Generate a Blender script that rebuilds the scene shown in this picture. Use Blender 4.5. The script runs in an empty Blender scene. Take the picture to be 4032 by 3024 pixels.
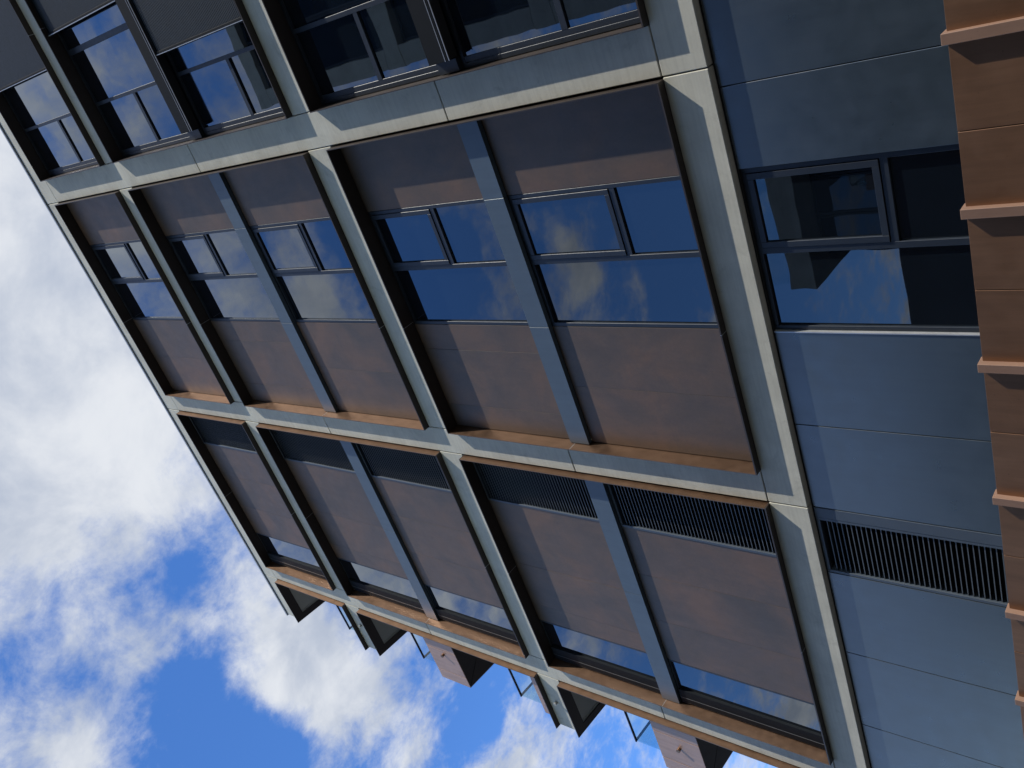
import bpy, bmesh, math, random
from mathutils import Vector, Matrix

random.seed(7)
scene = bpy.context.scene
col = scene.collection

# ------------------------------------------------------------------ camera
# phone held upright, picture stored on its side: world +Z runs to the left of the frame
RIGHT = Vector((-0.32177122, 0.58851275, -0.74169807))
DOWN = Vector((-0.84487280, -0.53206542, -0.05564465))
FWD = Vector((-0.42737949, 0.60873568, 0.66842176))
cam_data = bpy.data.cameras.new('camera')
cam = bpy.data.objects.new('camera', cam_data)
col.objects.link(cam)
cam.matrix_world = Matrix(((RIGHT.x, -DOWN.x, -FWD.x, 1.740968),
                           (RIGHT.y, -DOWN.y, -FWD.y, -8.328454),
                           (RIGHT.z, -DOWN.z, -FWD.z, -4.682610),
                           (0, 0, 0, 1)))
cam_data.sensor_fit = 'HORIZONTAL'
cam_data.sensor_width = 36.0
cam_data.lens = 36.0 * 3464.25 / 4032.0
cam_data.clip_start = 0.05
cam_data.clip_end = 2000.0
scene.camera = cam

# ------------------------------------------------------------------ sun
SUN = Vector((3.2, -1.0, 3.3)).normalized()
sun_data = bpy.data.lights.new('sun', 'SUN')
sun_data.energy = 4.6
sun_data.angle = math.radians(0.5)
sun_data.color = (1.0, 0.95, 0.86)
sun = bpy.data.objects.new('sun', sun_data)
col.objects.link(sun)
sun.rotation_euler = SUN.to_track_quat('Z', 'Y').to_euler()
sun.location = (30, -10, 40)

# ------------------------------------------------------------------ world: sky with clouds
world = bpy.data.worlds.new('World')
scene.world = world
world.use_nodes = True
wt = world.node_tree
wt.nodes.clear()


def wn(kind, **kw):
    n = wt.nodes.new(kind)
    for k, v in kw.items():
        setattr(n, k, v)
    return n


def wmath(op, a, b=None, c=None, clamp=False):
    n = wn('ShaderNodeMath', operation=op, use_clamp=clamp)
    for i, v in enumerate((a, b, c)):
        if v is None:
            continue
        if isinstance(v, (int, float)):
            n.inputs[i].default_value = v
        else:
            wt.links.new(v, n.inputs[i])
    return n.outputs[0]


def wrange(val, a, b, c, d, mode='SMOOTHSTEP'):
    n = wn('ShaderNodeMapRange', interpolation_type=mode)
    wt.links.new(val, n.inputs['Value'])
    for nm, v in (('From Min', a), ('From Max', b), ('To Min', c), ('To Max', d)):
        n.inputs[nm].default_value = v
    return n.outputs['Result']


SKY_STRENGTH = 0.13
sky = wn('ShaderNodeTexSky', sky_type='NISHITA')
sky.sun_disc = False
sky.sun_elevation = math.asin(SUN.z)
sky.sun_rotation = math.atan2(SUN.x, SUN.y)
sky.altitude = 0
sky.air_density = 1.0
sky.dust_density = 0.1
sky.ozone_density = 3.5
hsv = wn('ShaderNodeHueSaturation')
hsv.inputs['Hue'].default_value = 0.509
hsv.inputs['Saturation'].default_value = 1.22
hsv.inputs['Value'].default_value = 1.9
wt.links.new(sky.outputs[0], hsv.inputs['Color'])

tc = wn('ShaderNodeTexCoord')
sep = wn('ShaderNodeSeparateXYZ')
wt.links.new(tc.outputs['Generated'], sep.inputs[0])
zz = wmath('MAXIMUM', sep.outputs['Z'], 0.06)
comb = wn('ShaderNodeCombineXYZ')            # direction projected on a flat cloud layer
wt.links.new(wmath('DIVIDE', sep.outputs['X'], zz), comb.inputs['X'])
wt.links.new(wmath('DIVIDE', sep.outputs['Y'], zz), comb.inputs['Y'])
UV = comb.outputs[0]


def wnoise(scale, detail, rough, off, dist=0.0):
    m = wn('ShaderNodeMapping')
    m.inputs['Location'].default_value = off
    wt.links.new(UV, m.inputs['Vector'])
    n = wn('ShaderNodeTexNoise', noise_dimensions='3D')
    wt.links.new(m.outputs[0], n.inputs['Vector'])
    n.inputs['Scale'].default_value = scale
    n.inputs['Detail'].default_value = detail
    n.inputs['Roughness'].default_value = rough
    n.inputs['Distortion'].default_value = dist
    return n.outputs['Fac']


big = wnoise(3.2, 8.0, 0.58, (1.7, 0.4, 0.0), 0.25)
fine = wnoise(13.0, 9.0, 0.66, (4.1, 2.2, 0.0), 0.2)
dens = wmath('ADD', big, wmath('MULTIPLY', wmath('SUBTRACT', fine, 0.5), 0.72))


def bank(cu, cv, r, amp):
    """a cloud bank (amp > 0) or a clear gap (amp < 0) in the cloud layer"""
    global dens
    d = wn('ShaderNodeVectorMath', operation='DISTANCE')
    wt.links.new(UV, d.inputs[0])
    d.inputs[1].default_value = (cu, cv, 0)
    dens = wmath('ADD', dens, wrange(d.outputs['Value'], 0.0, r, amp, 0.0))


bank(-0.10, 0.40, 0.50, 0.33)
bank(-0.30, 0.24, 0.26, 0.24)
bank(-0.42, 0.40, 0.20, 0.16)
bank(-0.72, 0.355, 0.16, 0.30)
bank(-0.86, 0.40, 0.13, 0.26)
bank(-0.99, 0.43, 0.10, 0.20)
bank(-0.67, 0.235, 0.125, -0.36)
bank(-0.76, 0.25, 0.08, -0.22)
bank(-0.83, 0.265, 0.10, -0.34)
bank(-1.09, 0.55, 0.14, -0.30)
bank(-0.52, 0.29, 0.06, -0.16)
bank(-0.61, 0.105, 0.07, 0.24)
bank(-0.54, 0.10, 0.05, 0.10)
bank(-0.25, -0.56, 0.22, 0.24)
bank(-0.10, -0.45, 0.12, 0.14)
bank(-0.27, -0.74, 0.11, -0.34)
bank(-0.42, -0.86, 0.18, -0.34)
bank(-0.60, -1.46, 0.36, -0.34)
bank(-1.05, -1.95, 0.45, -0.22)
bank(-0.54, -1.16, 0.12, 0.26)
bank(-1.45, -1.12, 0.30, -0.26)
bank(-2.05, -1.45, 0.35, 0.20)

mask = wrange(dens, 0.36, 0.74, 0.0, 1.0)
shade = wrange(wnoise(6.0, 6.0, 0.6, (9.3, 5.1, 0.0), 0.3), 0.3, 0.7, 0.0, 1.0)
ccol = wn('ShaderNodeMixRGB')
wt.links.new(shade, ccol.inputs['Fac'])
ccol.inputs['Color1'].default_value = (3.1, 3.5, 4.3, 1)
ccol.inputs['Color2'].default_value = (5.2, 5.4, 5.75, 1)
mix = wn('ShaderNodeMixRGB')
wt.links.new(mask, mix.inputs['Fac'])
wt.links.new(hsv.outputs[0], mix.inputs['Color1'])
wt.links.new(ccol.outputs[0], mix.inputs['Color2'])
bg = wn('ShaderNodeBackground')
bg.inputs['Strength'].default_value = SKY_STRENGTH
wt.links.new(mix.outputs[0], bg.inputs['Color'])
wo = wn('ShaderNodeOutputWorld')
wt.links.new(bg.outputs[0], wo.inputs['Surface'])

vs = scene.view_settings
vs.view_transform = 'Standard'
vs.look = 'None'
vs.exposure = 0.22
vs.gamma = 1.0
vs.use_curve_mapping = False

# ------------------------------------------------------------------ materials
MATS = {}


def material(name, rough=0.5, metal=0.0, ior=1.5):
    m = bpy.data.materials.new(name)
    m.use_nodes = True
    nt = m.node_tree
    b = nt.nodes['Principled BSDF']
    b.inputs['Roughness'].default_value = rough
    b.inputs['Metallic'].default_value = metal
    b.inputs['IOR'].default_value = ior
    MATS[name] = m
    return m, nt, b


def node(nt, kind, **kw):
    n = nt.nodes.new(kind)
    for k, v in kw.items():
        setattr(n, k, v)
    return n


def coords(nt, scale=(1, 1, 1), per_object=0.0):
    t = node(nt, 'ShaderNodeTexCoord')
    mp = node(nt, 'ShaderNodeMapping')
    mp.inputs['Scale'].default_value = scale
    nt.links.new(t.outputs['Object'], mp.inputs['Vector'])
    if per_object:
        oi = node(nt, 'ShaderNodeObjectInfo')
        mu = node(nt, 'ShaderNodeMath', operation='MULTIPLY')
        mu.inputs[1].default_value = per_object
        nt.links.new(oi.outputs['Random'], mu.inputs[0])
        nt.links.new(mu.outputs[0], mp.inputs['Location'])
    return mp.outputs[0]


def noise(nt, vec, scale, detail=6, rough=0.6, dist=0.0):
    n = node(nt, 'ShaderNodeTexNoise')
    nt.links.new(vec, n.inputs['Vector'])
    n.inputs['Scale'].default_value = scale
    n.inputs['Detail'].default_value = detail
    n.inputs['Roughness'].default_value = rough
    n.inputs['Distortion'].default_value = dist
    return n.outputs['Fac']


def ramp(nt, fac, stops):
    r = node(nt, 'ShaderNodeValToRGB')
    el = r.color_ramp.elements
    while len(el) < len(stops):
        el.new(0.5)
    for e, (p, c) in zip(el, stops):
        e.position = p
        e.color = (c[0], c[1], c[2], 1)
    nt.links.new(fac, r.inputs['Fac'])
    return r.outputs['Color']


def mixc(nt, fac, a, b, mode='MIX'):
    m = node(nt, 'ShaderNodeMixRGB', blend_type=mode)
    for s, v in (('Fac', fac), ('Color1', a), ('Color2', b)):
        if isinstance(v, (int, float)):
            m.inputs[s].default_value = v
        elif isinstance(v, tuple):
            m.inputs[s].default_value = (v[0], v[1], v[2], 1)
        else:
            nt.links.new(v, m.inputs[s])
    return m.outputs[0]


def bump(nt, b, h, strength=0.2, dist=0.01):
    n = node(nt, 'ShaderNodeBump')
    n.inputs['Strength'].default_value = strength
    n.inputs['Distance'].default_value = dist
    nt.links.new(h, n.inputs['Height'])
    nt.links.new(n.outputs[0], b.inputs['Normal'])


def varied(name, c1, c2, scale=3.0, rough=0.5, metal=0.0, rough_var=0.0, stretch=(1, 1, 1), ior=1.5, per_object=0.0, streak=0.0):
    m, nt, b = material(name, rough, metal, ior)
    v = coords(nt, stretch, per_object)
    f = noise(nt, v, scale, 6, 0.65, 0.3)
    nt.links.new(ramp(nt, f, [(0.3, c1), (0.7, c2)]), b.inputs['Base Color'])
    if rough_var:
        g = noise(nt, v, scale * 4, 5, 0.6)
        mr = node(nt, 'ShaderNodeMapRange')
        nt.links.new(g, mr.inputs['Value'])
        mr.inputs['From Min'].default_value = 0.3
        mr.inputs['From Max'].default_value = 0.7
        mr.inputs['To Min'].default_value = rough - rough_var
        mr.inputs['To Max'].default_value = rough + rough_var
        nt.links.new(mr.outputs[0], b.inputs['Roughness'])
    if streak:
        w = coords(nt, (5.0, 5.0, 0.35), per_object)
        k = noise(nt, w, 2.2, 7, 0.7, 0.2)
        src = b.inputs['Base Color'].links[0].from_socket
        c = mixc(nt, streak, src, ramp(nt, k, [(0.36, (0.70, 0.70, 0.71)), (0.60, (1.04, 1.04, 1.03))]), 'MULTIPLY')
        sp = noise(nt, coords(nt, (1, 1, 1), per_object), 38.0, 2, 0.5)
        c = mixc(nt, 0.5, c, ramp(nt, sp, [(0.24, (0.55, 0.54, 0.53)), (0.29, (1, 1, 1))]), 'MULTIPLY')
        nt.links.new(c, b.inputs['Base Color'])
        bump(nt, b, noise(nt, v, 0.8, 2, 0.4), 0.10, 0.02)       # sheets are never quite flat
    return m


def concrete_material(name, base):
    m, nt, b = material(name, 0.85)
    v = coords(nt, (1, 1, 1), 9.0)
    lo = tuple(c * 0.86 for c in base)
    hi = tuple(min(1, c * 1.08) for c in base)
    c = ramp(nt, noise(nt, v, 1.6, 8, 0.65, 0.4), [(0.32, lo), (0.68, hi)])
    vs_ = coords(nt, (0.6, 1, 14), 5.0)                      # faint horizontal board marks
    s = noise(nt, vs_, 2.0, 5, 0.6)
    c = mixc(nt, 0.45, c, ramp(nt, s, [(0.35, (0.80, 0.80, 0.80)), (0.6, (1, 1, 1))]), 'MULTIPLY')
    st = noise(nt, v, 2.6, 9, 0.72, 0.8)                     # dark weathering blotches
    c = mixc(nt, 0.6, c, ramp(nt, st, [(0.56, (1, 1, 1)), (0.78, (0.50, 0.50, 0.49))]), 'MULTIPLY')
    p = noise(nt, v, 60, 3, 0.6)                             # pin holes
    c = mixc(nt, 0.5, c, ramp(nt, p, [(0.26, (0.55, 0.55, 0.55)), (0.33, (1, 1, 1))]), 'MULTIPLY')
    nt.links.new(c, b.inputs['Base Color'])
    bump(nt, b, noise(nt, v, 35, 6, 0.65), 0.12, 0.01)
    return m


concrete_material('concrete', (0.54, 0.525, 0.44))
concrete_material('far_concrete', (0.36, 0.37, 0.34))


def panel_material():
    m, nt, b = material('weathered_panel', 0.46, 0.0, 1.45)
    v = coords(nt, (1, 1, 1), 13.0)
    big_ = noise(nt, v, 0.9, 7, 0.62, 0.5)
    c = ramp(nt, big_, [(0.34, (0.080, 0.064, 0.052)), (0.50, (0.108, 0.077, 0.057)), (0.66, (0.146, 0.090, 0.058))])
    vv = coords(nt, (2.2, 1, 0.55), 4.0)
    c = mixc(nt, 0.42, c, ramp(nt, noise(nt, vv, 1.8, 8, 0.7, 0.9), [(0.36, (0.76, 0.78, 0.82)), (0.62, (1.1, 1.06, 1.02))]), 'MULTIPLY')
    c = mixc(nt, 0.35, c, ramp(nt, noise(nt, v, 26, 5, 0.7), [(0.35, (0.82, 0.82, 0.82)), (0.65, (1.1, 1.1, 1.1))]), 'MULTIPLY')
    nt.links.new(c, b.inputs['Base Color'])
    g = node(nt, 'ShaderNodeMapRange')
    nt.links.new(noise(nt, v, 5, 6, 0.6), g.inputs['Value'])
    g.inputs['To Min'].default_value = 0.32
    g.inputs['To Max'].default_value = 0.55
    nt.links.new(g.outputs[0], b.inputs['Roughness'])
    return m


panel_material()
varied('blue_metal', (0.078, 0.107, 0.134), (0.087, 0.118, 0.146), 1.4, 0.40, 0.15, 0.04, streak=0.25)
varied('blue_cladding', (0.030, 0.043, 0.053), (0.035, 0.049, 0.059), 1.0, 0.32, 0.0, 0.05, per_object=7.0, ior=2.0, streak=0.35)
varied('copper_metal', (0.220, 0.136, 0.088), (0.255, 0.160, 0.106), 1.6, 0.46, 1.0, 0.05, per_object=6.0, streak=0.25)
varied('terracotta_metal', (0.40, 0.265, 0.205), (0.47, 0.315, 0.245), 1.3, 0.45, 0.35, 0.06, stretch=(1, 1, 1), per_object=6.0, streak=0.45)
varied('frame_metal', (0.018, 0.024, 0.034), (0.023, 0.030, 0.041), 4.0, 0.44, 0.2, 0.05)
varied('track_metal', (0.004, 0.006, 0.008), (0.006, 0.008, 0.011), 4.0, 0.7, 0.0, 0.05, ior=1.25)
varied('bronze_shade_metal', (0.048, 0.038, 0.033), (0.062, 0.049, 0.042), 1.6, 0.45, 0.4, 0.05, per_object=6.0)  # dark trim; on some jambs the same copper with shade in its colour
varied('rib_metal', (0.25, 0.148, 0.100), (0.295, 0.178, 0.124), 1.6, 0.55, 0.1, 0.05, per_object=6.0, streak=0.4)
varied('podium_metal', (0.230, 0.120, 0.066), (0.275, 0.150, 0.086), 1.3, 0.45, 0.6, 0.06, per_object=6.0, streak=0.5)
varied('dark_slat', (0.010, 0.012, 0.015), (0.014, 0.016, 0.020), 5.0, 0.45, 0.3, 0.04)
varied('screen_slat', (0.008, 0.013, 0.016), (0.011, 0.017, 0.020), 4.0, 0.55, 0.0, 0.05)
varied('louvre_frame', (0.055, 0.070, 0.090), (0.065, 0.082, 0.104), 3.0, 0.45, 0.1, 0.05)
varied('slat_nose', (0.085, 0.095, 0.10), (0.115, 0.125, 0.13), 8.0, 0.45, 0.3, 0.04)
varied('bright_metal', (0.42, 0.43, 0.44), (0.52, 0.53, 0.54), 6.0, 0.35, 0.5, 0.05)
varied('black_void', (0.010, 0.010, 0.012), (0.014, 0.014, 0.016), 2.0, 0.8)
varied('soffit_board', (0.50, 0.49, 0.42), (0.56, 0.55, 0.47), 1.5, 0.7, per_object=3.0)
varied('render_wall', (0.20, 0.20, 0.19), (0.24, 0.24, 0.23), 1.2, 0.8)
varied('dark_brick', (0.022, 0.016, 0.014), (0.034, 0.024, 0.020), 6.0, 0.75)
varied('far_cladding', (0.05, 0.06, 0.07), (0.065, 0.075, 0.085), 1.0, 0.45, 0.2, 0.05)
varied('deck_grey', (0.06, 0.06, 0.06), (0.08, 0.08, 0.078), 1.0, 0.85)
varied('rail_dark', (0.018, 0.020, 0.035), (0.024, 0.026, 0.042), 6.0, 0.4, 0.4)


def glass_material(name, tint, power, wav):
    """double glazing in front of a dark room: several reflecting surfaces, very slightly wavy"""
    m, nt, b = material(name, 0.6)
    v = coords(nt, (1, 1, 1), 11.0)
    nt.links.new(ramp(nt, noise(nt, v, 1.3, 3, 0.5), [(0.3, tuple(c * 0.7 for c in tint)), (0.7, tint)]), b.inputs['Base Color'])
    bp = node(nt, 'ShaderNodeBump')
    bp.inputs['Strength'].default_value = wav
    bp.inputs['Distance'].default_value = 0.02
    nt.links.new(noise(nt, v, 1.1, 2, 0.5), bp.inputs['Height'])
    fr = node(nt, 'ShaderNodeFresnel')
    fr.inputs['IOR'].default_value = 1.52
    a = node(nt, 'ShaderNodeMath', operation='SUBTRACT')
    a.inputs[0].default_value = 1.0
    nt.links.new(fr.outputs[0], a.inputs[1])
    p = node(nt, 'ShaderNodeMath', operation='POWER')
    p.inputs[1].default_value = power
    nt.links.new(a.outputs[0], p.inputs[0])
    q = node(nt, 'ShaderNodeMath', operation='SUBTRACT')
    q.inputs[0].default_value = 1.0
    nt.links.new(p.outputs[0], q.inputs[1])
    gl = node(nt, 'ShaderNodeBsdfGlossy')
    gl.inputs['Roughness'].default_value = 0.012
    gl.inputs['Color'].default_value = (0.90, 0.96, 1.0, 1)
    nt.links.new(bp.outputs[0], gl.inputs['Normal'])
    mx = node(nt, 'ShaderNodeMixShader')
    nt.links.new(q.outputs[0], mx.inputs[0])
    nt.links.new(b.outputs[0], mx.inputs[1])
    nt.links.new(gl.outputs[0], mx.inputs[2])
    nt.links.new(mx.outputs[0], nt.nodes['Material Output'].inputs['Surface'])
    b.inputs['Specular IOR Level'].default_value = 0.0


glass_material('window_glass', (0.005, 0.008, 0.013), 2.7, 0.08)
glass_material('far_glass', (0.010, 0.012, 0.012), 0.35, 0.05)

m, nt, b = material('rail_glass', 0.02)
nt.nodes.remove(b)
tr = node(nt, 'ShaderNodeBsdfTransparent')
tr.inputs['Color'].default_value = (0.86, 0.95, 0.97, 1)
gl = node(nt, 'ShaderNodeBsdfGlossy')
gl.inputs['Roughness'].default_value = 0.02
mx = node(nt, 'ShaderNodeMixShader')
mx.inputs[0].default_value = 0.10
nt.links.new(tr.outputs[0], mx.inputs[1])
nt.links.new(gl.outputs[0], mx.inputs[2])
nt.links.new(mx.outputs[0], nt.nodes['Material Output'].inputs['Surface'])

m, nt, b = material('paving', 0.85)
v = coords(nt)
c = ramp(nt, noise(nt, v, 0.5, 8, 0.65), [(0.3, (0.055, 0.055, 0.055)), (0.7, (0.085, 0.084, 0.082))])
c = mixc(nt, 0.5, c, ramp(nt, noise(nt, v, 40, 4, 0.7), [(0.3, (0.8, 0.8, 0.8)), (0.7, (1.1, 1.1, 1.1))]), 'MULTIPLY')
nt.links.new(c, b.inputs['Base Color'])
bump(nt, b, noise(nt, v, 30, 5, 0.7), 0.25, 0.01)


# ------------------------------------------------------------------ mesh helpers
class MB:
    def __init__(self):
        self.bm = bmesh.new()

    def box(self, x0, x1, y0, y1, z0, z1, bevel=0.0):
        bm = self.bm
        vs_ = [bm.verts.new((x, y, z)) for x in (x0, x1) for y in (y0, y1) for z in (z0, z1)]
        fs = [bm.faces.new([vs_[i] for i in q]) for q in
              ((0, 1, 3, 2), (4, 6, 7, 5), (0, 4, 5, 1), (2, 3, 7, 6), (0, 2, 6, 4), (1, 5, 7, 3))]
        if bevel:
            es = list({e for f in fs for e in f.edges})
            bmesh.ops.bevel(bm, geom=es, offset=bevel, segments=1, affect='EDGES', profile=0.5)
        return self

    def prism(self, pts, z0, z1, bevel=0.0):
        """vertical prism over a plan outline (counter-clockwise)"""
        bm = self.bm
        lo = [bm.verts.new((p[0], p[1], z0)) for p in pts]
        hi = [bm.verts.new((p[0], p[1], z1)) for p in pts]
        n = len(pts)
        fs = [bm.faces.new(list(reversed(lo))), bm.faces.new(hi)]
        for i in range(n):
            j = (i + 1) % n
            fs.append(bm.faces.new((lo[i], lo[j], hi[j], hi[i])))
        if bevel:
            es = list({e for f in fs for e in f.edges})
            bmesh.ops.bevel(bm, geom=es, offset=bevel, segments=1, affect='EDGES', profile=0.5)
        return self

    def tube(self, p0, p1, r0, r1=None, seg=16):
        bm = self.bm
        r1 = r0 if r1 is None else r1
        p0, p1 = Vector(p0), Vector(p1)
        q = (p1 - p0).to_track_quat('Z', 'Y').to_matrix()
        a, c = [], []
        for i in range(seg):
            t = 2 * math.pi * i / seg
            d = q @ Vector((math.cos(t), math.sin(t), 0))
            a.append(bm.verts.new(p0 + d * r0))
            c.append(bm.verts.new(p1 + d * r1))
        for i in range(seg):
            j = (i + 1) % seg
            bm.faces.new((a[i], a[j], c[j], c[i]))
        bm.faces.new(list(reversed(a)))
        bm.faces.new(c)
        return self

    def mesh(self, name, mat):
        bmesh.ops.recalc_face_normals(self.bm, faces=self.bm.faces[:])
        me = bpy.data.meshes.new(name)
        self.bm.to_mesh(me)
        self.bm.free()
        me.materials.append(MATS[mat])
        return me

    def build(self, name, mat, parent=None):
        return link(name, self.mesh(name, mat), parent)


def link(name, me, parent=None, loc=(0, 0, 0)):
    o = bpy.data.objects.new(name, me)
    col.objects.link(o)
    o.location = loc
    if parent is not None:
        o.parent = parent
        if parent.type == 'EMPTY':
            o.location = Vector(loc) - parent.location
    return o


def thing(name, loc, label, cat):
    o = bpy.data.objects.new(name, None)
    o.empty_display_size = 0.5
    col.objects.link(o)
    o.location = loc
    o['label'] = label
    o['category'] = cat
    return o


def b1(name, mat, parent, x0, x1, y0, y1, z0, z1, bevel=0.0):
    return MB().box(x0, x1, y0, y1, z0, z1, bevel).build(name, mat, parent)


# ------------------------------------------------------------------ setting
GZ = -6.28
g = MB().box(-300, 300, -300, 300, GZ - 0.5, GZ).build('pavement', 'paving')
g['kind'] = 'structure'

# ------------------------------------------------------------------ the apartment building
bld = thing('apartment_building', (-3.4, 6.0, GZ),
            'tall apartment block with pale concrete grid, mottled brown panels and mirror windows', 'building')
P = 0.115          # metal surrounds stand proud of the concrete by this much
PY = 0.13          # face of the brown panels
A0 = (0.0, 0.538)
A1 = (6.366, 6.938)
A2 = (12.956, 13.513)
A3 = (16.657, 17.249)
XE = -13.02        # open end of the building
SK = -0.10         # its side runs slightly off square


def side(y):
    return XE + SK * y


# dark body behind the cladding
MB().box(-11.42, 6.2, 0.30, 14.0, GZ, 17.0).build('core_wall', 'black_void', bld)
MB().prism([(-11.42, 7.0), (-11.42, 14.0), (side(14), 14.0), (side(7), 7.0)][::-1], GZ, 17.0).build('core_wall', 'render_wall', bld)
b1('end_wall', 'render_wall', bld, -11.436, -11.42, 0.302, 6.99, GZ, 17.0)

J = 0.012
# columns
for x0, x1 in ((0.0, 0.535), (-5.705, -5.186), (-11.44, -10.921), (5.70, 6.235)):
    for z0, z1 in ((A0[1] + 0.014, 3.794), (3.806, 10.190), (10.204, A3[0] - 0.002)):
        b1('concrete_column', 'concrete', bld, x0, x1, 0.0, 0.29, z0, z1, 0.008)
# beams
for z0, z1 in (A0, A3):
    for x0, x1 in ((0.0, 5.688), (-5.705, -0.014), (-11.44, -5.719)):
        b1('concrete_beam', 'concrete', bld, x0, x1, 0.0 if z0 == 0 else -0.001, 0.29, z0, z1, 0.008)
for z0, z1 in (A1, A2):
    for x0, x1 in ((0.547, 5.688), (-5.174, -0.014), (-10.909, -5.719)):
        b1('concrete_beam', 'concrete', bld, x0, x1, 0.0, 0.29, z0, z1, 0.008)
# roof trim
b1('roof_coping', 'bright_metal', bld, -13.06, 6.3, -0.03, 0.4, 17.285, 17.345, 0.006)
b1('roof_trim', 'frame_metal', bld, -13.03, 6.2, 0.035, 0.38, 17.251, 17.284)

ROWS = [(A0[1], A1[0]), (A1[1], A2[0]), (A2[1], A3[0])]
SP = [(3.365, 3.727), (9.722, 10.098), None]     # blue spandrels at the floor in between
BAYS = {'B': (-5.183, -0.03), 'C': (-10.918, -5.735), 'A': (0.538, 5.69)}
T = 0.02
TV = 0.013


def surround(x0, x1, z0, z1, seam, left='copper_metal', rgt='copper_metal'):
    """projecting metal picture frame round one opening"""
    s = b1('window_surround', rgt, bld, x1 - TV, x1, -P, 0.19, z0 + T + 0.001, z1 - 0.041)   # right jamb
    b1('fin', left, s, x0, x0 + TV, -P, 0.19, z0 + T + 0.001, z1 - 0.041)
    for za, zb in ((z0, z0 + T), (z1 - 0.04, z1 - 0.02)):
        if seam is None:
            b1('fin', 'bronze_shade_metal', s, x0, x1, -P, 0.19, za, zb)
        else:
            b1('fin', 'bronze_shade_metal', s, x0, seam - 0.004, -P, 0.19, za, zb)
            b1('fin', 'bronze_shade_metal', s, seam + 0.004, x1, -P, 0.19, za, zb)
            b1('fin_joint', 'bright_metal', s, seam - 0.0035, seam + 0.0035, -P + 0.002, 0.12, za - 0.0015, zb + 0.001)
    zj = SP[[r[0] for r in ROWS].index(z0)]
    if zj:
        zj = (zj[0] + zj[1]) / 2 + 0.1
        b1('fin_joint', 'bright_metal', s, x0 + 0.002, x0 + TV + 0.0015, -P + 0.002, 0.048, zj - 0.003, zj + 0.003)
    return s


def frame_rect(name, mat, parent, x0, x1, z0, z1, w, y0, y1, bevel=0.003):
    mb = MB()
    mb.box(x0, x0 + w, y0, y1, z0, z1, bevel)
    mb.box(x1 - w, x1, y0, y1, z0, z1, bevel)
    mb.box(x0 + w, x1 - w, y0 + 0.001, y1, z0, z0 + w, bevel)
    mb.box(x0 + w, x1 - w, y0 + 0.001, y1, z1 - w, z1, bevel)
    return mb.build(name, mat, parent)


def pane(parent, x0, x1, z0, z1, y, glass='window_glass'):
    """one glass pane, set a hair out of true like real glazing"""
    me = MB().box(-(x1 - x0) / 2, (x1 - x0) / 2, 0, 0.012, -(z1 - z0) / 2, (z1 - z0) / 2).mesh('pane', glass)
    o = link('pane', me, parent, ((x0 + x1) / 2, y, (z0 + z1) / 2))
    o.rotation_euler = (random.uniform(-0.004, 0.004), 0, random.uniform(-0.004, 0.004))
    return o


def window_two_light(x0, x1, zb, zt, zm, yf=PY, mull=None):
    """dark metal window: left light full height, right light with an opening sash over a fixed pane"""
    w = frame_rect('window', 'frame_metal', bld, x0, x1, zb, zt, 0.055, yf, yf + 0.09)
    xm = -2.128 if mull is None else mull
    b1('mullion', 'frame_metal', w, xm - 0.036, xm + 0.036, yf + 0.001, yf + 0.088, zb + 0.05, zt - 0.05, 0.003)
    b1('transom', 'frame_metal', w, xm + 0.034, x1 - 0.05, yf + 0.003, yf + 0.086, zm - 0.04, zm + 0.04, 0.003)
    pane(w, x0 + 0.05, xm - 0.03, zb + 0.05, zt - 0.05, yf + 0.035)
    pane(w, xm + 0.03, x1 - 0.05, zb + 0.05, zm - 0.035, yf + 0.035)
    s = frame_rect('sash', 'frame_metal', w, xm + 0.040, x1 - 0.060, zm + 0.046, zt - 0.060, 0.07, yf - 0.012, yf + 0.045)
    MB().box(xm + 0.10, x1 - 0.12, yf + 0.018, yf + 0.030, zm + 0.106, zt - 0.12).build('sash_pane', 'window_glass', w)
    b1('sill', 'frame_metal', w, x0, x1, yf + 0.004, yf + 0.10, zb - 0.012, zb - 0.001)
    return w


def louvre(x0, x1, zb, zt, yf, name='louvre'):
    f = frame_rect(name, 'louvre_frame', bld, x0, x1, zb, zt, 0.045, yf - 0.012, yf + 0.14)
    b1('backing', 'black_void', f, x0 + 0.01, x1 - 0.01, yf + 0.125, yf + 0.138, zb + 0.01, zt - 0.01)
    L = (x1 - x0) - 0.092
    me = bpy.data.meshes.new('slat')
    # blade sloping down to a rounded nose at the front
    sec = [(0.0, -0.007), (0.010, -0.009), (0.075, 0.032), (0.075, 0.037), (0.008, 0.006), (0.0, 0.005)]
    bm = bmesh.new()
    a = [bm.verts.new((-L / 2, y, z)) for y, z in sec]
    c = [bm.verts.new((L / 2, y, z)) for y, z in sec]
    for i in range(len(sec)):
        j = (i + 1) % len(sec)
        fc = bm.faces.new((a[i], a[j], c[j], c[i]))
        fc.material_index = 1 if i == len(sec) - 1 else 0  # nose lighter than the blade: lit front edge put into the colour
    bm.faces.new(a)
    bm.faces.new(c)
    bmesh.ops.recalc_face_normals(bm, faces=bm.faces[:])
    bm.to_mesh(me)
    bm.free()
    me.materials.append(MATS['dark_slat'])
    me.materials.append(MATS['slat_nose'])
    pitch = 0.0622
    n = int((zt - zb - 0.10) / pitch)
    z = zb + 0.075
    for i in range(n):
        link('slat', me, f, ((x0 + x1) / 2, yf + 0.012, z + i * pitch))
    return f


def panels(xs, zb, zt):
    for a, c in xs:
        b1('cladding_panel', 'weathered_panel', bld, a + 0.002, c - 0.002, PY + random.uniform(-0.001, 0.001), PY + 0.03, zb, zt, 0.0006)


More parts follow.
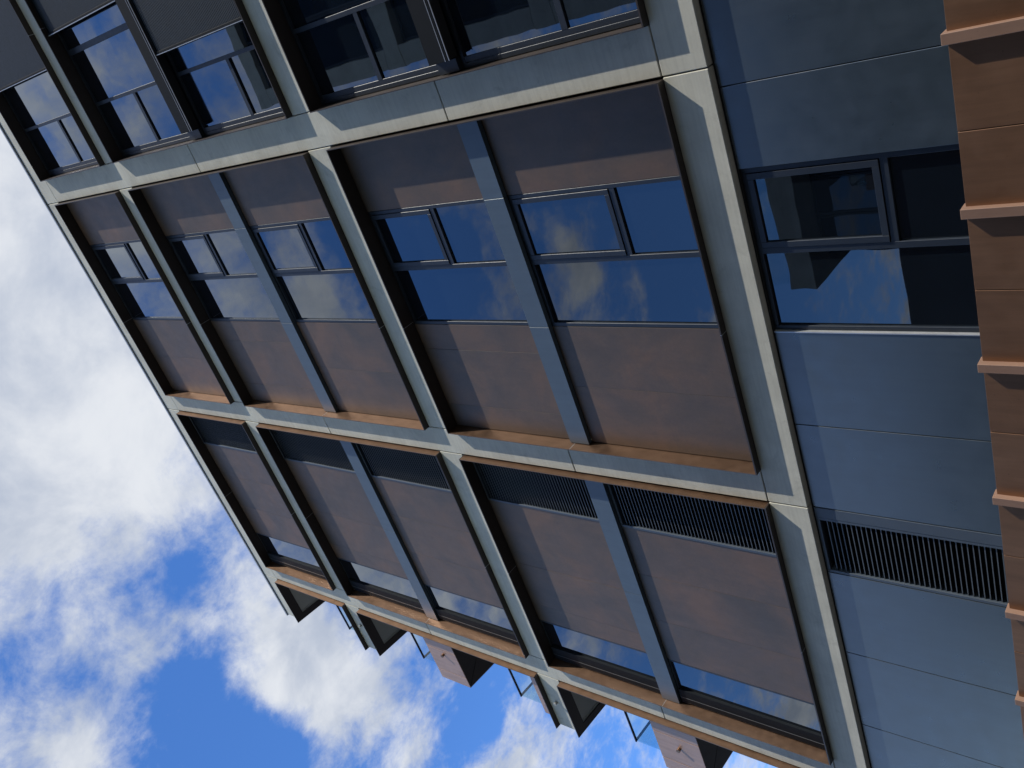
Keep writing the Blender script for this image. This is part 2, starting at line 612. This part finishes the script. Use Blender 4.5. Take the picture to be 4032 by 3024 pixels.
def spandrel(xs, z0, z1):
    for a, c in xs:
        b1('spandrel_panel', 'blue_metal', bld, a + 0.003, c - 0.003, 0.045, PY - 0.003, z0, z1, 0.0015)


# bays B and C
for r, (z0, z1) in enumerate(ROWS):
    zb, zt = z0 + T + 0.001, z1 - 0.042
    surround(*BAYS['B'], z0, z1, -3.09, 'copper_metal', 'bronze_shade_metal')  # bay B right jamb: same copper, its shade put into a darker colour
    surround(*BAYS['C'], z0, z1, -8.42)
    if SP[r]:
        s0, s1 = SP[r]
        spandrel([(-1.133, -0.052), (-3.110, -1.133), (-5.161, -3.110)], s0, s1)
        spandrel([(-8.268, -5.757), (-10.896, -8.268)], s0, s1)
        floors = [(zb, s0 - 0.004, 1.692 if r == 0 else 8.20), (s1 + 0.004, zt, 4.892 if r == 0 else 11.375)]
    else:
        floors = [(zb, zt, 14.84)]
    for k, (a, c, zm) in enumerate(floors):
        left = [(-3.602, -3.136), (-4.702, -3.602), (-5.161, -4.702)] if k else [(-4.150, -3.136), (-5.161, -4.150)]
        panels([(-1.136, -0.052)] + left, a, c)
        window_two_light(-3.131, -1.141, a, c, zm)
        mid = [(-8.333, -6.828), (-9.385, -8.333), (-9.838, -9.385)] if k else [(-7.835, -6.828), (-8.870, -7.835), (-9.838, -8.870)]
        panels(mid, a, c)
        louvre(-6.824, -5.757, a, c, PY)
        w = frame_rect('window', 'frame_metal', bld, -10.895, -9.843, a, c, 0.035, PY, PY + 0.09)
        b1('mullion', 'track_metal', w, -10.858, -10.548, PY - 0.035, PY + 0.088, a + 0.03, c - 0.03, 0.003)
        b1('bead', 'slat_nose', w, -10.742, -10.734, PY - 0.040, PY - 0.034, a + 0.03, c - 0.03)
        b1('bead', 'slat_nose', w, -10.868, -10.860, PY - 0.030, PY - 0.002, a + 0.03, c - 0.03)
        pane(w, -10.56, -9.873, a + 0.03, c - 0.03, PY + 0.012)

# bay A: wide windows behind sliding slatted screens
SCREENS = {(0, 1): (3.05, 5.62), (1, 0): (2.012, 4.60), (1, 1): (2.988, 5.60), (2, 0): (2.508, 5.10)}
for r, (z0, z1) in enumerate(ROWS):
    zb, zt = z0 + T + 0.001, z1 - 0.042
    surround(0.538, 5.69, z0, z1, 3.13, 'bronze_shade_metal')  # left jamb: same copper, painted darker for its dim grazing view
    if SP[r]:
        s0, s1 = SP[r]
        t = b1('screen_track', 'track_metal', bld, 0.72, 5.665, -0.06, PY - 0.002, s0 + 0.02, s1, 0.004)
        b1('track_lip', 'bright_metal', t, 0.72, 5.66, -0.068, -0.062, s0 - 0.012, s0 - 0.002)
        b1('track_lip', 'bright_metal', t, 0.72, 5.66, -0.064, -0.0605, s0 + 0.06, s0 + 0.068)
        b1('track_channel', 'black_void', t, 0.73, 5.66, -0.055, 0.10, s0 - 0.01, s0 + 0.017)
        b1('spandrel_panel', 'frame_metal', bld, 0.56, 0.716, 0.06, PY + 0.05, s0, s1, 0.003)
        floors = [(zb, s0 - 0.014, 1.69 if r == 0 else 8.12), (s1 + 0.004, zt, 4.91 if r == 0 else 11.33)]
    else:
        floors = [(zb, zt, 14.80)]
    for k, (a, c, zm) in enumerate(floors):
        w = frame_rect('window', 'frame_metal', bld, 0.56, 5.667, a, c, 0.06, PY, PY + 0.09)
        b1('jamb_board', 'frame_metal', w, 0.621, 0.694, PY + 0.006, PY + 0.08, a + 0.05, c - 0.05, 0.003)
        for xm, ww in ((1.62, 0.032), (2.60, 0.05), (3.62, 0.032), (4.62, 0.032)):
            b1('mullion', 'frame_metal', w, xm - ww, xm + ww, PY + 0.002, PY + 0.088, a + 0.05, c - 0.05, 0.003)
        b1('transom', 'frame_metal', w, 0.69, 1.59, PY + 0.004, PY + 0.086, zm - 0.045, zm + 0.045, 0.003)
        pane(w, 0.69, 1.59, a + 0.05, zm - 0.04, PY + 0.035)
        pane(w, 0.69, 1.59, zm + 0.04, c - 0.05, PY + 0.035)
        for xa, xb in ((1.648, 2.556), (2.645, 3.592), (3.648, 4.592), (4.648, 5.61)):
            pane(w, xa, xb, a + 0.05, c - 0.05, PY + 0.035)
        if (r, k) in SCREENS:
            xa, xb = SCREENS[(r, k)]
            sc = frame_rect('sliding_screen', 'track_metal', bld, xa, xb, a + 0.01, c - 0.005, 0.04, -0.035, 0.02)
            b1('screen_edge', 'bright_metal', sc, xa - 0.012, xa - 0.001, -0.045, -0.01, a + 0.012, c - 0.008)
            mb = MB()
            z = a + 0.06
            while z < c - 0.06:
                mb.box(xa + 0.03, xb - 0.03, -0.02, 0.012, z, z + 0.032)
                z += 0.042
            o = mb.build('slats', 'screen_slat', sc)
            o['kind'] = 'stuff'

# lower storey: smooth blue-grey cladding
BY = 0.10
zb, zt = -2.72, -0.03
for a, c in ((1.32, 2.90), (-0.245, 1.32), (-1.146, -0.245), (-4.460, -3.142), (-5.760, -4.460), (-8.402, -6.886),
             (-9.925, -8.402), (-11.45, -9.925), (-12.98, -11.45), (2.90, 4.4), (4.4, 6.0)):
    b1('wall_panel', 'blue_cladding', bld, a + 0.005, c - 0.005, BY, BY + 0.04, zb, zt, 0.003)
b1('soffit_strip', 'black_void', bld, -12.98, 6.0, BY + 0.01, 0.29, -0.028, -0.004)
window_two_light(-3.136, -1.152, zb, zt, -1.53, BY + 0.035)
b1('edge_strip', 'louvre_frame', bld, -5.93, -5.767, BY - 0.004, BY + 0.15, zb, zt, 0.003)
louvre(-6.880, -5.932, zb, zt, BY + 0.012)
b1('edge_strip', 'bright_metal', bld, -3.150, -3.1375, BY - 0.012, BY + 0.12, zb, zt)  # sunlit panel edge put in as a bright strip, no separate part

# open corner balconies at the far end
def slab(name, mat, x1, y1, z0, z1, ov=0.0, y0=0.0, bevel=0.006, parent=bld, xoff=0.0):
    return MB().prism([(side(y0) - ov + xoff, y0), (x1, y0), (x1, y1), (side(y1) - ov + xoff, y1)], z0, z1, bevel).build(name, mat, parent)


def ring(parent, z0, z1, mat='bronze_shade_metal'):
    """metal edge strip wrapping the open corner of a slab"""
    mb = MB()
    mb.prism([(side(-P) - 0.04, -P), (-11.492, -P), (-11.492, 0.155), (side(0.155) + 0.15, 0.155)], z0, z1)
    mb.prism([(side(-P) - 0.04, -P + 0.0001), (side(0.155) + 0.1495, 0.1552), (side(6.5) + 0.15, 6.5), (side(6.5) - 0.04, 6.5)], z0 + 0.0004, z1 - 0.0004)
    return mb.build('edge_trim', mat, parent)


for r, (z0, z1) in enumerate(ROWS):
    # right jamb of the open bay
    b1('edge_fin', 'copper_metal', bld, -11.49, -11.47, -P, 0.19, z0 + T + 0.001, z1 - 0.041)
for i, (z0, z1) in enumerate((A0, A1, A2, A3)):
    s = slab('balcony_slab', 'concrete', -11.455, 6.9, z0, z1)
    if i > 0:
        ring(s, z0 - 0.04, z0 - 0.02)
        so = MB().prism([(side(0.15) + 0.15, 0.15), (-11.47, 0.15), (-11.47, 6.4), (side(6.4) + 0.15, 6.4)], z0 - 0.016, z0 - 0.002).build('soffit_panel', 'soffit_board', s)
        mb = MB()
        mb.prism([(side(0.16) + 0.19, 0.16), (side(0.16) + 0.205, 0.16), (side(6.3) + 0.205, 6.3), (side(6.3) + 0.19, 6.3)], z0 - 0.026, z0 - 0.0165)
        mb.build('soffit_bead', 'soffit_board', s)
    if i < 3:
        ring(s, z1 + 0.0005, z1 + T)
    if i in (1, 2):
        h = 0.335 if i == 1 else 0.27
        slab('upstand', 'terracotta_metal', -11.495, 6.0, z1 + T + 0.001, z1 + T + h, -0.16, 0.035, 0.003, s)


def spout(x, z, parent, mat):
    s = MB().tube((x, 0.05, z), (x, -0.060, z - 0.006), 0.036).build('overflow_spout', mat, parent)
    MB().tube((x, -0.0605, z - 0.006), (x, -0.070, z - 0.007), 0.042).build('spout_lip', mat, s)


for zf0, zf1 in ((3.228, 4.222), (9.655, 10.628)):
    f = slab('balcony_floor', 'black_void', -11.50, 6.9, zf0 + 0.012, zf1 - 0.01, -0.02, 0.02, 0.0)
    for a, c in ((-11.925, -11.494), (-12.690, -11.941), (XE, -12.706)):
        MB().prism([(a, 0.0), (c, 0.0), (c, 0.018), (a, 0.018)], zf0 + 0.001, zf1, 0.002).build('fascia_panel', 'terracotta_metal', f)
    MB().prism([(side(0.0015), 0.0015), (side(0.02) + 0.018, 0.019), (side(6.8) + 0.018, 6.8), (side(6.8), 6.8)], zf0 + 0.001, zf1, 0.0).build('side_panel', 'terracotta_metal', f)
    # underside panels folded to the corner
    MB().prism([(side(0.02) + 0.02, 0.02), (-11.62, 1.40), (side(6.8) + 0.02, 6.8)], zf0 + 0.001, zf0 + 0.010).build('underside_panel', 'bronze_shade_metal', f)
    MB().prism([(side(0.02) + 0.045, 0.02), (-11.50, 0.02), (-11.50, 1.38), (-11.618, 1.385)], zf0 + 0.001, zf0 + 0.010).build('underside_panel', 'bronze_shade_metal', f)

spout(-12.06, 10.10, bld, 'copper_metal')
spout(-12.22, 3.71, bld, 'copper_metal')
spout(-12.15, 13.28, bld, 'far_concrete')
spout(-12.24, 6.72, bld, 'far_concrete')


def balustrade(zb, zt, y=0.15, xo=0.255):
    xl = side(y) + xo
    g_ = MB().box(xl, -11.50, y, y + 0.012, zb, zt - 0.03).build('glass_balustrade', 'rail_glass', bld)
    ye = 5.5
    MB().prism([(xl - 0.0, y + 0.014), (xl + 0.012, y + 0.014), (side(ye) + xo + 0.012, ye), (side(ye) + xo, ye)], zb, zt - 0.03).build('side_pane', 'rail_glass', g_)
    MB().box(xl - 0.02, -11.50, y - 0.018, y + 0.03, zt - 0.03, zt, 0.004).build('handrail', 'rail_dark', g_)
    MB().prism([(xl - 0.019, y + 0.031), (xl + 0.029, y + 0.031), (side(ye) + xo + 0.029, ye), (side(ye) + xo - 0.019, ye)], zt - 0.029, zt - 0.001).build('handrail', 'rail_dark', g_)


balustrade(4.222, 4.97)
balustrade(10.628, 11.34)
balustrade(7.30, 8.08)
balustrade(13.80, 14.35)

# ------------------------------------------------------------------ terracotta podium wall in the foreground
WY = -1.20
WT = -2.605
pod = thing('podium_wall', (-3.0, WY, GZ),
            'low terracotta metal wall with upright ribs below the blue-grey cladding', 'wall')
ribs = []
d12 = (-8.328 + 1.2) / (-8.328 + 1.0)
for x in (0.022 + 1.47, 0.022, -1.387, -2.861, -4.355, -5.847, -7.154, -8.6):
    ribs.append(1.741 + (x - 1.741) * (7.128 / 7.328))
joints = []
for x in (0.80, -0.670, -2.068, -3.540, -5.037, -6.380, -7.85):
    joints.append(1.741 + (x - 1.741) * (7.128 / 7.328))
cuts = sorted(ribs + joints)
for a, c in zip(cuts[:-1], cuts[1:]):
    for z0, z1 in ((GZ, -4.506), (-4.498, WT)):
        b1('wall_panel', 'podium_metal', pod, a + 0.004, c - 0.004, WY + random.uniform(0, 0.002), WY + 0.05, z0, z1, 0.002)
for x in ribs:
    b1('rib', 'rib_metal', pod, x, x + 0.085, WY - 0.06, WY + 0.075, GZ, WT + 0.028, 0.003)
b1('wall_core', 'black_void', pod, -8.4, 2.9, WY + 0.052, WY + 0.25, GZ, WT - 0.05)
b1('terrace_deck', 'deck_grey', pod, -13.0, 6.0, WY + 0.252, 0.095, -2.95, -2.76)

# ------------------------------------------------------------------ tower across the lane (seen mirrored in the windows)
opp = thing('opposite_tower', (14.0, -20.0, GZ),
            'concrete banded tower across the lane, mirrored in the windows', 'building')
OY = -13.8
b1('tower_wall', 'far_cladding', opp, -0.55, 26.0, -27.0, OY - 0.35, GZ, 28.0)
for z0, z1 in ((6.20, 7.0), (12.45, 13.25), (19.10, 19.92), (27.80, 28.55)):
    b1('concrete_band', 'far_concrete', opp, -0.85, 26.0, OY - 0.349, OY, z0, z1, 0.01)
for x in range(0, 5):
    xa = -0.82 + 6.0 * x
    for z0, z1 in ((7.0, 12.45), (13.25, 19.10), (19.92, 27.80), (GZ, 6.20)):
        b1('concrete_pier', 'far_concrete', opp, xa, xa + 0.67, OY - 0.349, OY - 0.004, z0 + 0.005, z1 - 0.005, 0.01)
        if x < 4:
            for i in range(3):
                xb = xa + 0.67 + i * 1.776
                w = frame_rect('window', 'frame_metal', opp, xb + 0.02, xb + 1.76, z0 + 0.05, z1 - 0.05, 0.07, OY - 0.34, OY - 0.26)
                pane(w, xb + 0.08, xb + 1.70, z0 + 0.11, z1 - 0.11, OY - 0.30, 'far_glass')
b1('balcony_slab', 'far_concrete', opp, -9.83, -0.86, -19.0, OY, 6.20, 6.98, 0.01)
b1('balcony_glass', 'rail_glass', opp, -9.7, -0.86, OY - 0.2, OY - 0.185, 6.985, 7.75)
b1('brick_wall', 'dark_brick', opp, -24.0, -0.86, -19.0, OY - 1.0, GZ, 4.06)
b1('glazing_wall', 'far_cladding', opp, -9.2, -0.86, -18.8, OY - 1.25, 4.062, 6.195)
for i in range(7):
    xa = -9.15 + i * 1.18
    w = frame_rect('window', 'frame_metal', opp, xa, xa + 1.15, 4.09, 6.17, 0.06, OY - 1.249, OY - 1.15)
    pane(w, xa + 0.05, xa + 1.10, 4.14, 6.12, OY - 1.20, 'window_glass')


for me in bpy.data.meshes:
    for p in me.polygons:
        p.use_smooth = False
scene.render.engine = 'CYCLES'
scene.cycles.max_bounces = 8
scene.cycles.transparent_max_bounces = 12
